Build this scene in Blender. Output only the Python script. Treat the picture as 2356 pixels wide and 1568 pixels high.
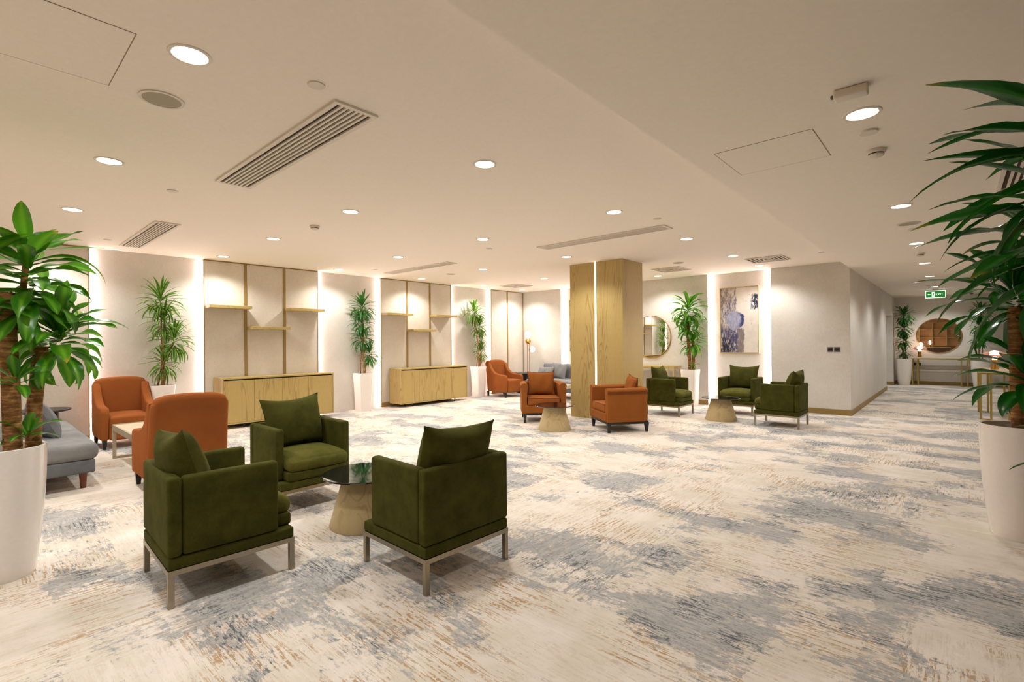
import bpy, bmesh, math, random
from mathutils import Vector, Matrix, noise
PI = math.pi
C = bpy.context.scene.collection
for o in list(bpy.data.objects): bpy.data.objects.remove(o)

# ------------------------------------------------------------ camera, world, exposure
EYE, YAW, PITCH, ROLL, FPX = 1.40, .7347, .0026, -.0083, 1131.47
HC, HL = 2.839, 2.710            # main ceiling, lower corridor ceiling
XL, XREC = -9.352, -9.432        # left panel face, recessed left wall
YB, XC, XR = 10.85, -1.44, 1.12  # back wall, corridor wall, right wall of corridor
F = Vector((-math.sin(YAW)*math.cos(PITCH), math.cos(YAW)*math.cos(PITCH), math.sin(PITCH)))
R0 = Vector((math.cos(YAW), math.sin(YAW), 0)); U0 = R0.cross(F)
RR = R0*math.cos(ROLL)+U0*math.sin(ROLL); UU = -R0*math.sin(ROLL)+U0*math.cos(ROLL)
cd = bpy.data.cameras.new('camera'); cam = bpy.data.objects.new('camera', cd); C.objects.link(cam)
cd.sensor_width = 36; cd.lens = FPX/2356*36; cd.clip_start = .05
cam.matrix_world = Matrix(((RR.x, UU.x, -F.x, 0), (RR.y, UU.y, -F.y, 0), (RR.z, UU.z, -F.z, EYE), (0, 0, 0, 1)))
bpy.context.scene.camera = cam
w = bpy.data.worlds.new('world'); bpy.context.scene.world = w; w.use_nodes = True
w.node_tree.nodes['Background'].inputs[0].default_value = (.9, .8, .7, 1)
w.node_tree.nodes['Background'].inputs[1].default_value = .3
vs = bpy.context.scene.view_settings
vs.view_transform = 'Standard'; vs.look = 'None'; vs.gamma = 1; vs.exposure = 0.36; vs.use_curve_mapping = False
SPOT_W = 62.0
LIGHT_RGB = (1, .985, .96)

# ------------------------------------------------------------ materials
def lin(c): return tuple(((v/255)/12.92 if v/255 <= .04045 else ((v/255+.055)/1.055)**2.4) for v in c)
def rgb(*c): return (*lin(c), 1)
class NT:
    def __init__(s, name):
        s.m = bpy.data.materials.new(name); s.m.use_nodes = True; s.t = s.m.node_tree
        s.b = s.t.nodes['Principled BSDF']; s.out = s.t.nodes['Material Output']
    def n(s, ty, **kw):
        nd = s.t.nodes.new(ty)
        for k, v in kw.items(): setattr(nd, k, v)
        return nd
    def put(s, sock, v):
        if hasattr(v, 'is_output') or isinstance(v, bpy.types.NodeSocket): s.t.links.new(v, sock)
        else: sock.default_value = v
    def obj(s, scale=(1, 1, 1), rot=(0, 0, 0), loc=(0, 0, 0), uv=False):
        tc = s.n('ShaderNodeTexCoord'); mp = s.n('ShaderNodeMapping')
        mp.inputs['Scale'].default_value = scale; mp.inputs['Rotation'].default_value = rot; mp.inputs['Location'].default_value = loc
        s.t.links.new(tc.outputs['UV' if uv else 'Object'], mp.inputs['Vector']); return mp.outputs[0]
    def noise(s, vec, scale, detail=3, rough=.5, dist=0):
        nd = s.n('ShaderNodeTexNoise'); s.t.links.new(vec, nd.inputs['Vector'])
        nd.inputs['Scale'].default_value = scale; nd.inputs['Detail'].default_value = detail
        nd.inputs['Roughness'].default_value = rough; nd.inputs['Distortion'].default_value = dist; return nd.outputs[0]
    def math(s, op, a, b=0, c=0, clamp=False):
        nd = s.n('ShaderNodeMath', operation=op, use_clamp=clamp); s.put(nd.inputs[0], a); s.put(nd.inputs[1], b); s.put(nd.inputs[2], c); return nd.outputs[0]
    def ramp(s, v, lo, hi, a=0., b=1.):
        nd = s.n('ShaderNodeMapRange', interpolation_type='SMOOTHSTEP'); s.put(nd.inputs[0], v)
        for i, x in enumerate((lo, hi, a, b)): nd.inputs[i+1].default_value = x
        return nd.outputs[0]
    def mix(s, f, a, b):
        nd = s.n('ShaderNodeMix', data_type='RGBA'); s.put(nd.inputs[0], f); s.put(nd.inputs[6], a); s.put(nd.inputs[7], b); return nd.outputs[2]
    def sep(s, v):
        nd = s.n('ShaderNodeSeparateXYZ'); s.t.links.new(v, nd.inputs[0]); return nd.outputs
    def bump(s, h, strength, dist=.01):
        nd = s.n('ShaderNodeBump'); nd.inputs['Strength'].default_value = strength; nd.inputs['Distance'].default_value = dist
        s.put(nd.inputs['Height'], h); s.t.links.new(nd.outputs[0], s.b.inputs['Normal'])
    def set(s, col=None, rough=.5, metal=0, spec=.5, sheen=0, coat=0, emis=None, es=0, trans=0):
        if col is not None: s.put(s.b.inputs['Base Color'], col)
        s.put(s.b.inputs['Roughness'], rough); s.b.inputs['Metallic'].default_value = metal
        s.b.inputs['Specular IOR Level'].default_value = spec; s.b.inputs['Sheen Weight'].default_value = sheen
        s.b.inputs['Coat Weight'].default_value = coat; s.b.inputs['Transmission Weight'].default_value = trans
        if emis: s.b.inputs['Emission Color'].default_value = emis; s.b.inputs['Emission Strength'].default_value = es
        return s.m
def plain(name, col, rough=.5, **k):
    t = NT(name); v = t.obj(); nz = t.noise(v, 40, 2)
    c = Vector(col[:3]); return t.set(t.mix(nz, (*(c*.96), 1), (*[min(1, x*1.03) for x in c], 1)), rough, **k)
def emit(name, col, s):
    t = NT(name); return t.set((.8, .8, .8, 1), .5, emis=col, es=s)
def fabric(name, c1, c2, weave=260, sheen=.3, scale=3, axis=(1, 1, 1)):
    t = NT(name); v = t.obj(axis)
    a = t.noise(v, scale, 4, .65); f = t.noise(v, weave, 2)
    k = t.math('ADD', t.ramp(a, .05, .95), t.math('MULTIPLY', t.math('SUBTRACT', f, .5), .6), clamp=True)
    m = t.set(t.mix(k, c1, c2), .9, spec=.12, sheen=sheen)
    t.b.inputs['Sheen Roughness'].default_value = .35; t.b.inputs['Sheen Tint'].default_value = c2
    t.bump(f, .25, .002); return m
def wallcloth(name, c1, c2):
    t = NT(name); v = t.obj((1, 1, .12)); h = t.obj((.12, .12, 1)); o = t.obj()
    a = t.noise(v, 190, 3); b = t.noise(h, 190, 3); bl = t.noise(o, 1.6, 4, .6)
    k = t.math('ADD', t.math('MULTIPLY', t.math('ADD', a, b), .35), t.math('MULTIPLY', bl, .5))
    m = t.set(t.mix(t.ramp(k, .35, .85), c1, c2), .85, spec=.2); t.bump(t.math('ADD', a, b), .15, .001); return m
def oak(name, c1, c2, c3, vert=True, sc=1.0, rough=.45):
    t = NT(name)
    v = t.obj((5*sc, 5*sc, .55*sc) if vert else (.55*sc, 5*sc, 5*sc))
    g = t.noise(v, 1.0, 2, .45, .3)
    rings = t.math('SINE', t.math('MULTIPLY', g, 85)); rings = t.ramp(rings, .35, 1.)
    fine = t.noise(t.obj((1, 1, .03) if vert else (.03, 1, 1)), 320, 2)
    big = t.noise(t.obj((1, 1, .25)), 3, 2)
    msk = t.ramp(t.noise(t.obj((1, 1, .08) if vert else (.08, 1, 1)), 4.5, 1), .45, .62)
    col = t.mix(t.math('MULTIPLY', big, .7), c1, c2)
    col = t.mix(t.math('MULTIPLY', t.math('MULTIPLY', rings, msk), .5), col, c3)
    col = t.mix(t.math('MULTIPLY', t.ramp(fine, .5, .75), .3), col, c3)
    m = t.set(col, rough, spec=.35); t.bump(fine, .1, .001); return m
def leafmat(name, dark, mid, edge, rough=.32, bias=1.0):
    t = NT(name); tc = t.n('ShaderNodeTexCoord'); u = t.sep(tc.outputs['UV'])
    d = t.math('ABSOLUTE', t.math('SUBTRACT', u[0], .5))
    stripe = t.ramp(t.noise(t.obj((60, 3, 1), uv=True), 1, 2), .35, .7)
    rnd = t.noise(t.obj(), 5, 2)
    if bias > 0: col = t.mix(t.ramp(d, .0, .28), mid, dark)     # paler centre stripe
    else: col = t.mix(t.ramp(d, .26, .36), dark, edge)          # pale margins
    col = t.mix(t.math('MULTIPLY', stripe, .35), col, dark)
    col = t.mix(t.ramp(rnd, .35, .75, 0, .35), col, mid)
    if bias > 0: col = t.mix(t.ramp(t.math('MULTIPLY', u[1], t.math('ADD', rnd, .5)), .98, 1.12), col, edge)
    m = t.set(col, rough, spec=.5)
    tr = t.n('ShaderNodeBsdfTranslucent'); t.put(tr.inputs['Color'], t.mix(.5, col, mid)); mx = t.n('ShaderNodeMixShader'); mx.inputs[0].default_value = .32
    t.t.links.new(t.b.outputs[0], mx.inputs[1]); t.t.links.new(tr.outputs[0], mx.inputs[2]); t.t.links.new(mx.outputs[0], t.out.inputs['Surface'])
    return m

def make_carpet():
    t = NT('carpet'); tc = t.n('ShaderNodeTexCoord'); P = tc.outputs['Object']
    def mp(scale, loc=(0, 0, 0)):
        nd = t.n('ShaderNodeMapping'); nd.inputs['Scale'].default_value = scale; nd.inputs['Location'].default_value = loc
        t.t.links.new(P, nd.inputs['Vector']); return nd.outputs[0]
    # rectangular woven patches: per-tile random numbers from snapped coordinates, softened by noise
    wob = t.n('ShaderNodeTexNoise'); t.t.links.new(mp((1, 1, 1)), wob.inputs['Vector']); wob.inputs['Scale'].default_value = 9; wob.inputs['Detail'].default_value = 4
    wv = t.n('ShaderNodeVectorMath', operation='MULTIPLY_ADD'); t.t.links.new(wob.outputs['Color'], wv.inputs[0]); wv.inputs[1].default_value = (.12, .12, 0); t.t.links.new(P, wv.inputs[2])
    def tile(sx, sy, off):
        m_ = t.n('ShaderNodeMapping'); m_.inputs['Scale'].default_value = (1/sx, 1/sy, 0); m_.inputs['Location'].default_value = (off, off*.7, 0); t.t.links.new(wv.outputs[0], m_.inputs['Vector'])
        fl = t.n('ShaderNodeVectorMath', operation='FLOOR'); t.t.links.new(m_.outputs[0], fl.inputs[0])
        wn = t.n('ShaderNodeTexWhiteNoise', noise_dimensions='3D'); t.t.links.new(fl.outputs[0], wn.inputs['Vector']); return wn.outputs['Value']
    t1 = tile(.92, .46, .3); t2 = tile(.5, .31, 5.2); t3 = tile(1.3, .9, 2.1)
    turn = t.math('GREATER_THAN', t3, .68)
    def both(sx, sy, scale, detail=3, rough=.6, loc=(0, 0, 0)):
        a = t.noise(mp((sx, sy, 1), loc), scale, detail, rough); b = t.noise(mp((sy, sx, 1), loc), scale, detail, rough)
        nd = t.n('ShaderNodeMix', data_type='FLOAT'); t.put(nd.inputs[0], turn); t.put(nd.inputs[2], a); t.put(nd.inputs[3], b); return nd.outputs[0]
    big = t.noise(mp((1.0, 1.25, 1), (3.1, 7.7, 0)), 1.05, 5, .6)
    big = t.math('ADD', big, t.math('MULTIPLY', t.math('SUBTRACT', t1, .5), .13))
    big = t.math('ADD', big, t.math('MULTIPLY', t.math('SUBTRACT', t2, .5), .09))
    edge = both(.3, 1, 34, 5, .8); frag = t.noise(P, 22, 5, .8)
    bigk = t.math('ADD', big, t.math('MULTIPLY', t.math('SUBTRACT', edge, .5), .40)); bigk = t.math('ADD', bigk, t.math('MULTIPLY', t.math('SUBTRACT', frag, .5), .30))
    grey = t.ramp(bigk, .515, .56)
    cream = t.mix(t.ramp(t.noise(mp((1, 1, 1), (9, 2, 0)), 2.4, 4, .6), .35, .65), rgb(234, 224, 214), rgb(218, 209, 193))
    wht = both(.18, 1, 14, 4, .7, (4, 4, 0))
    cream = t.mix(t.ramp(wht, .48, .68, 0, .6), cream, rgb(238, 230, 220))
    tanm = t.ramp(t.math('ADD', t.noise(mp((1, 1, 1), (1, 5, 0)), 1.5, 3, .6), t.math('MULTIPLY', t.math('SUBTRACT', t2, .5), .12)), .42, .6)
    tan = t.math('MULTIPLY', t.ramp(both(.07, 1, 60, 5, .75, (2, 0, 0)), .515, .54), t.math('ADD', .15, t.math('MULTIPLY', tanm, .85)))
    tan = t.math('MULTIPLY', tan, t.ramp(t.noise(mp((1, 1, 1), (3, 3, 0)), 38, 3, .7), .40, .5))
    base = t.mix(tan, cream, rgb(184, 150, 108))
    gcol = t.mix(t.ramp(both(.2, 1, 30, 3, .7, (7, 1, 0)), .35, .68), rgb(160, 162, 163), rgb(190, 187, 182))
    base = t.mix(t.math('MULTIPLY', grey, .9), base, gcol)
    near = t.ramp(bigk, .45, .58)
    dk = t.ramp(both(.12, 1, 60, 5, .8, (0, 8, 0)), .53, .55)
    spk = t.ramp(t.noise(mp((.5, 1, 1), (5, 5, 0)), 62, 4, .72), .555, .575)
    dense = t.ramp(t.noise(mp((.8, 1, 1), (0, 3, 0)), 3.2, 3, .6), .48, .62)
    dm = t.math('MULTIPLY', t.math('MAXIMUM', t.math('MULTIPLY', dk, t.math('ADD', .25, dense)), t.math('MULTIPLY', spk, t.math('ADD', .35, t.math('MULTIPLY', dense, .6)))), near, clamp=True)
    base = t.mix(t.math('MULTIPLY', dm, .95), base, rgb(70, 80, 88))
    pile = t.noise(P, 420, 2)
    base = t.mix(t.math('MULTIPLY', pile, .2), base, rgb(160, 152, 142))
    m = t.set(base, .95, spec=.08, sheen=.08); t.bump(pile, .4, .003); return m

def make_painting():
    t = NT('abstract_painting'); v = t.obj(); s = t.sep(v); x, z = s[0], s[2]
    big = t.noise(v, 3.2, 5, .7); fine = t.noise(t.obj((1, 1, .35)), 26, 5, .75); nz = t.math('SUBTRACT', big, .5)
    n2 = t.math('SUBTRACT', t.noise(t.obj((1, 1, .6), loc=(4, 0, 2)), 18, 5, .8), .5)
    xx = t.math('ADD', x, t.math('ADD', t.math('MULTIPLY', nz, .14), t.math('MULTIPLY', n2, .12))); zz = t.math('ADD', z, t.math('ADD', t.math('MULTIPLY', nz, .16), t.math('MULTIPLY', n2, .14)))
    def lt(a, b, w=.02): return t.ramp(a, b-w, b+w, 1, 0)
    def gt(a, b, w=.02): return t.ramp(a, b-w, b+w, 0, 1)
    col = t.mix(t.ramp(big, .35, .65), rgb(236, 228, 216), rgb(222, 214, 206))
    left = t.math('MULTIPLY', lt(xx, -.06), t.ramp(fine, .36, .62))
    col = t.mix(left, col, t.mix(t.ramp(big, .4, .6), rgb(108, 100, 138), rgb(150, 135, 140)))
    low = t.math('MULTIPLY', t.math('MULTIPLY', lt(xx, .08), lt(zz, -.18)), t.ramp(fine, .3, .55))
    col = t.mix(low, col, rgb(84, 84, 124))
    dk = t.math('MULTIPLY', t.math('MULTIPLY', lt(xx, -.12, .1), lt(zz, -.4, .12)), t.ramp(fine, .35, .6))
    col = t.mix(dk, col, rgb(52, 48, 62))
    gr = t.math('MULTIPLY', t.math('MULTIPLY', gt(xx, -.03), lt(xx, .09)), lt(zz, -.2)); col = t.mix(t.math('MULTIPLY', gr, .8), col, rgb(150, 136, 132))
    r = t.math('SQRT', t.math('ADD', t.math('POWER', t.math('ABSOLUTE', t.math('ADD', xx, .08)), 2), t.math('POWER', t.math('ABSOLUTE', t.math('SUBTRACT', zz, .0)), 2)))
    blob = lt(r, .19, .015); rim = t.math('MULTIPLY', t.math('MULTIPLY', blob, gt(xx, .0, .06)), gt(r, .12, .03))
    col = t.mix(t.math('MULTIPLY', blob, .95), col, t.mix(t.ramp(fine, .35, .65), rgb(148, 152, 190), rgb(192, 192, 212)))
    col = t.mix(rim, col, rgb(66, 70, 124))
    nv = t.math('MULTIPLY', t.math('MULTIPLY', gt(xx, .25), gt(zz, .2)), t.math('MULTIPLY', lt(zz, .52), t.ramp(fine, .42, .52))); col = t.mix(nv, col, rgb(36, 48, 82))
    sp = t.math('MULTIPLY', t.math('MULTIPLY', gt(xx, .1), t.ramp(fine, .62, .68)), .6); col = t.mix(sp, col, rgb(120, 112, 120))
    return t.set(col, .7, spec=.2)

M = {}
M['carpet'] = make_carpet()
M['painting'] = make_painting()
M['ceiling'] = plain('ceiling_paint', rgb(243, 234, 220), .9)
M['wall'] = wallcloth('wall_cloth', rgb(206, 200, 190), rgb(226, 222, 213))
M['panelcloth'] = wallcloth('panel_cloth', rgb(204, 195, 180), rgb(224, 217, 203))
M['oak'] = oak('oak_veneer', rgb(190, 166, 106), rgb(174, 150, 90), rgb(126, 102, 54))
M['oakh'] = oak('oak_across', rgb(190, 166, 106), rgb(174, 150, 90), rgb(134, 110, 60), vert=False)
M['oakt'] = oak('pale_oak', rgb(202, 182, 138), rgb(188, 166, 120), rgb(160, 134, 90))
M['trim'] = plain('ochre_wood_trim', rgb(150, 122, 66), .5)
M['green'] = fabric('olive_velvet', rgb(50, 52, 15), rgb(80, 78, 28), 240, .55, 8)
M['greenl'] = fabric('olive_velvet_light', rgb(66, 68, 22), rgb(98, 94, 40), 240, .5, 8)
M['orange'] = fabric('rust_velvet', rgb(134, 77, 31), rgb(152, 90, 40), 220, .35, 3)
M['orange2'] = fabric('rust_wool', rgb(134, 74, 34), rgb(152, 88, 42), 220, .3, 3)
M['piping'] = plain('dark_rust_piping', rgb(112, 44, 18), .8)
M['grey'] = fabric('grey_wool', rgb(112, 112, 112), rgb(142, 142, 140), 220, .15, 4)
M['greyd'] = fabric('dark_grey_wool', rgb(92, 94, 98), rgb(120, 122, 124), 220, .15, 4)
M['steel'] = plain('brushed_nickel', rgb(160, 150, 132), .33, metal=1)
M['brass'] = plain('satin_brass', rgb(190, 140, 70), .3, metal=1)
M['gold'] = plain('painted_gold', rgb(168, 146, 72), .4, metal=.6)
M['black'] = plain('black_wood', rgb(22, 20, 20), .35)
M['blackt'] = plain('black_table', rgb(30, 26, 28), .35)
M['brownleg'] = plain('red_brown_wood', rgb(110, 56, 26), .4)
M['white'] = plain('white_lacquer', rgb(240, 233, 226), .22, coat=.4)
M['whitep'] = plain('white_plastic', rgb(222, 212, 196), .5)
M['stone'] = plain('cream_top', rgb(214, 202, 176), .3)
M['taupe'] = plain('taupe_frame', rgb(176, 162, 136), .45)
M['slot'] = plain('dark_slot', rgb(62, 48, 40), .9)
M['seam'] = plain('seam', rgb(150, 130, 104), .9)
M['speaker'] = plain('speaker_mesh', rgb(168, 160, 138), .8)
M['soil'] = plain('soil', rgb(70, 48, 34), 1.)
M['switch'] = plain('dark_switch', rgb(92, 86, 82), .35)
M['lamp'] = emit('downlight_glow', (1, .97, .9, 1), 9.)
M['led'] = emit('led_glow', (1, .80, .80, 1), 36.)
M['ledp'] = emit('pillar_led_glow', (1, .88, .82, 1), 7.)
M['globe'] = emit('globe_glow', (1, .93, .86, 1), 5.)
M['shade'] = emit('warm_bulb', (1, .62, .42, 1), 18.)
M['warmwall'] = plain('warm_wall', rgb(214, 166, 120), .7)
M['sidewall'] = plain('bounce_cut_brown_wall', rgb(140, 116, 90), .8)  # darkened so the unseen side wall returns less bounce light
M['dkdoor'] = plain('dark_brown', rgb(74, 50, 34), .5)
t = NT('black_glass'); M['glass'] = t.set(rgb(20, 22, 24), .04, spec=.7, coat=.6)
t = NT('smoked_glass'); M['smoke'] = t.set(rgb(190, 160, 150), .08, trans=.85)
t = NT('mirror'); M['mirror'] = t.set((.92, .92, .90, 1), .01, metal=1)
t = NT('bark'); v = t.obj((1, 1, 3)); b = t.noise(v, 14, 4, .7); rg = t.noise(t.obj((.6, .6, 16)), 3, 2)
M['bark'] = t.set(t.mix(t.ramp(b, .3, .7), rgb(112, 72, 36), t.mix(t.ramp(rg, .35, .6), rgb(204, 156, 92), rgb(156, 108, 56))), .85); t.bump(t.math('ADD', b, rg), .8, .01)
M['leafbig'] = leafmat('broad_leaf', rgb(34, 112, 16), rgb(120, 182, 44), rgb(186, 160, 50))
M['leafdark'] = leafmat('dark_broad_leaf', rgb(12, 72, 14), rgb(44, 122, 28), rgb(150, 130, 40), .25)
M['leafthin'] = leafmat('striped_leaf', rgb(44, 104, 26), rgb(84, 140, 44), rgb(178, 192, 88), .4, -1)
M['leafthind'] = leafmat('deep_green_leaf', rgb(30, 92, 26), rgb(70, 134, 50), rgb(96, 150, 66), .4)
t = NT('exit_green'); M['exitgreen'] = t.set(rgb(14, 96, 24), .6, emis=rgb(20, 150, 40), es=.45)
M['exitwhite'] = emit('exit_white', (.9, 1, .95, 1), .9)

# ------------------------------------------------------------ mesh helpers
def setp(o, label=None, cat=None, group=None, kind=None):
    if label: o['label'] = label
    if cat: o['category'] = cat
    if group: o['group'] = group
    if kind: o['kind'] = kind
    return o
def thing(name, label, cat, loc=(0, 0, 0), rz=0, group=None, kind=None):
    o = bpy.data.objects.new(name, None); C.objects.link(o); o.empty_display_size = .1
    o.location = loc; o.rotation_euler = (0, 0, rz); return setp(o, label, cat, group, kind)
def obj(name, bm, m, parent=None, smooth=True, sharp=40):
    bmesh.ops.recalc_face_normals(bm, faces=bm.faces)
    for f in bm.faces: f.smooth = smooth
    if smooth:
        for e in bm.edges:
            if len(e.link_faces) == 2 and e.calc_face_angle(0) > math.radians(sharp): e.smooth = False
    me = bpy.data.meshes.new(name); bm.to_mesh(me); bm.free()
    me.materials.append(M[m] if isinstance(m, str) else m)
    o = bpy.data.objects.new(name, me); C.objects.link(o)
    if parent: o.parent = parent
    return o
def copy_tree(o, parent=None):
    c = o.copy(); C.objects.link(c); c.parent = parent
    for ch in list(o.children): copy_tree(ch, c)
    return c
def place(o, loc, rz=0, label=None, group=None):
    o.location = loc; o.rotation_euler = (0, 0, rz)
    if label: o['label'] = label
    if group: o['group'] = group
    return o
def N(): return bmesh.new()
def box(bm, x0, y0, z0, x1, y1, z1):
    v = [bm.verts.new(p) for p in ((x0, y0, z0), (x1, y0, z0), (x1, y1, z0), (x0, y1, z0), (x0, y0, z1), (x1, y0, z1), (x1, y1, z1), (x0, y1, z1))]
    for f in ((0, 3, 2, 1), (4, 5, 6, 7), (0, 1, 5, 4), (1, 2, 6, 5), (2, 3, 7, 6), (3, 0, 4, 7)): bm.faces.new([v[i] for i in f])
    return bm
def rbox(x0, y0, z0, x1, y1, z1, r=.01, seg=2):
    bm = box(N(), x0, y0, z0, x1, y1, z1)
    bmesh.ops.bevel(bm, geom=list(bm.edges), offset=r, segments=seg, profile=.5, affect='EDGES'); return bm
def cyl(bm, c, r0, r1, z0, z1, n=32, cap=True):
    a = [bm.verts.new((c[0]+r0*math.cos(2*PI*i/n), c[1]+r0*math.sin(2*PI*i/n), z0)) for i in range(n)]
    b = [bm.verts.new((c[0]+r1*math.cos(2*PI*i/n), c[1]+r1*math.sin(2*PI*i/n), z1)) for i in range(n)]
    for i in range(n): bm.faces.new((a[i], a[(i+1) % n], b[(i+1) % n], b[i]))
    if cap: bm.faces.new(a[::-1]); bm.faces.new(b)
    return bm
def lathe(prof, n=40, c=(0, 0), sq=0, cap=True):
    """prof: (r,z); sq>0 gives a rounded-square section"""
    bm = N(); rings = []
    for r, z in prof:
        ring = []
        for i in range(n):
            a = 2*PI*(i+.5)/n; k = 1
            if sq:
                p = 2+sq; k = (abs(math.cos(a))**p+abs(math.sin(a))**p)**(-1/p)
            ring.append(bm.verts.new((c[0]+r*k*math.cos(a), c[1]+r*k*math.sin(a), z)))
        rings.append(ring)
    for a, b in zip(rings, rings[1:]):
        for i in range(n): bm.faces.new((a[i], a[(i+1) % n], b[(i+1) % n], b[i]))
    if cap and prof[0][0] > 1e-4: bm.faces.new(rings[0][::-1])
    if cap and prof[-1][0] > 1e-4: bm.faces.new(rings[-1])
    if prof[0][0] <= 1e-4 or prof[-1][0] <= 1e-4: bmesh.ops.remove_doubles(bm, verts=bm.verts, dist=1e-5)
    return bm
def tube(bm, pts, r, n=10, r1=None):
    pts = [Vector(p) for p in pts]; rings = []; up = Vector((.3, .2, .93)); m = len(pts)-1
    for i, p in enumerate(pts):
        d = (pts[min(i+1, m)]-pts[max(i-1, 0)]).normalized()
        u = d.cross(Vector((1, 0, 0)) if abs(d.z) > .9 else Vector((0, 0, 1))).normalized(); v = d.cross(u)
        rr = r if r1 is None else r+(r1-r)*i/m
        rings.append([bm.verts.new(p+rr*(u*math.cos(2*PI*k/n)+v*math.sin(2*PI*k/n))) for k in range(n)])
    for a, b in zip(rings, rings[1:]):
        for k in range(n): bm.faces.new((a[k], a[(k+1) % n], b[(k+1) % n], b[k]))
    bm.faces.new(rings[0][::-1]); bm.faces.new(rings[-1]); return bm
def soft(c, s, r, puff=(0, 0, 0), m=6, k=4, fn=None, bm=None):
    """rounded cushion block, centre c, size s, edge radius r, puff bulges faces along each axis"""
    bm = bm or N(); h = [x/2 for x in s]
    def axis(hh):
        rr = min(r, hh*.98); e = [-hh+rr*(1-math.cos(i/k*PI/2)) for i in range(k)]; inn = [-(hh-rr)+2*(hh-rr)*i/m for i in range(m+1)]
        return e+inn+[-x for x in e[::-1]]
    A = [axis(x) for x in h]; cache = {}
    def vert(p):
        key = tuple(round(x, 6) for x in p)
        if key in cache: return cache[key]
        q = []; inner = [max(-(h[i]-min(r, h[i]*.98)), min(h[i]-min(r, h[i]*.98), p[i])) for i in range(3)]
        d = Vector([p[i]-inner[i] for i in range(3)])
        if d.length > 1e-9: d = d.normalized()*min(r, min(h)*.98)
        q = Vector(inner)+d
        n_ = [max(-1, min(1, p[i]/h[i])) for i in range(3)]
        for i in range(3):
            j, l = (i+1) % 3, (i+2) % 3
            if puff[i]: q[i] += puff[i]*n_[i]*(1-n_[j]**2)*(1-n_[l]**2)
        if fn: q = fn(q, n_)
        cache[key] = bm.verts.new(q+Vector(c)); return cache[key]
    for i in range(3):
        j, l = (i+1) % 3, (i+2) % 3
        for sgn in (-1, 1):
            for a in range(len(A[j])-1):
                for b in range(len(A[l])-1):
                    vs_ = []
                    for (da, db) in ((0, 0), (1, 0), (1, 1), (0, 1)):
                        p = [0, 0, 0]; p[i] = sgn*h[i]; p[j] = A[j][a+da]; p[l] = A[l][b+db]; vs_.append(vert(p))
                    if len(set(vs_)) == 4:
                        try: bm.faces.new(vs_ if sgn > 0 else vs_[::-1])
                        except ValueError: pass
    return bm
def sweep(path, prof, taper=None):
    """path: list of (pos(x,y), outward normal(x,y)); prof: list of (o,z)"""
    bm = N(); rings = []
    for i, (p, n) in enumerate(path):
        pr = taper(i/(len(path)-1), prof) if taper else prof
        rings.append([bm.verts.new((p[0]+n[0]*o, p[1]+n[1]*o, z)) for o, z in pr])
    m = len(prof)
    for a, b in zip(rings, rings[1:]):
        for k in range(m): bm.faces.new((a[k], a[(k+1) % m], b[(k+1) % m], b[k]))
    bm.faces.new(rings[0][::-1]); bm.faces.new(rings[-1]); return bm
def prism(pts, x0, x1, r=.02, seg=3):
    bm = N(); v = [bm.verts.new((x0, y, z)) for y, z in pts]; f = bm.faces.new(v)
    g = bmesh.ops.extrude_face_region(bm, geom=[f]); vs_ = [e for e in g['geom'] if isinstance(e, bmesh.types.BMVert)]
    bmesh.ops.translate(bm, verts=vs_, vec=(x1-x0, 0, 0)); bmesh.ops.recalc_face_normals(bm, faces=bm.faces)
    ed = [e for e in bm.edges if any(len(fc.verts) > 4 for fc in e.link_faces)]
    if r: bmesh.ops.bevel(bm, geom=ed, offset=r, segments=seg, profile=.5, affect='EDGES', clamp_overlap=True)
    return bm
def pillow(wd, ht, th, n=18, bow=.09, sag=0):
    bm = N(); F_ = []
    for sgn in (1, -1):
        g = []
        for i in range(n+1):
            row = []
            for j in range(n+1):
                u = -1+2*i/n; v = -1+2*j/n
                t_ = ((1-u*u)*(1-v*v))**.42
                x = u*(1-bow*(1-v*v)**1.0*abs(u)**3)*wd/2; z = v*(1-bow*(1-u*u)*abs(v)**3)*ht/2
                z -= sag*(1-u*u)*max(0, v)
                y = sgn*t_*th/2 + .006*math.sin(7*u+3*v)*t_
                row.append((x, y, z))
            g.append(row)
        F_.append(g)
    V = {}
    for s_, g in enumerate(F_):
        for i in range(n+1):
            for j in range(n+1):
                if s_ and (i in (0, n) or j in (0, n)): V[s_, i, j] = V[0, i, j]
                else: V[s_, i, j] = bm.verts.new(g[i][j])
        for i in range(n):
            for j in range(n): bm.faces.new([V[s_, i, j], V[s_, i+1, j], V[s_, i+1, j+1], V[s_, i, j+1]])
    return bm
def xf(bm, mat): bmesh.ops.transform(bm, matrix=mat, verts=bm.verts); return bm
def TR(loc, rx=0, ry=0, rz=0): return Matrix.Translation(loc) @ Matrix.Rotation(rz, 4, 'Z') @ Matrix.Rotation(ry, 4, 'Y') @ Matrix.Rotation(rx, 4, 'X')
def struct(name, bm, m, smooth=False): return setp(obj(name, bm, m, None, smooth), kind='structure')

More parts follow.
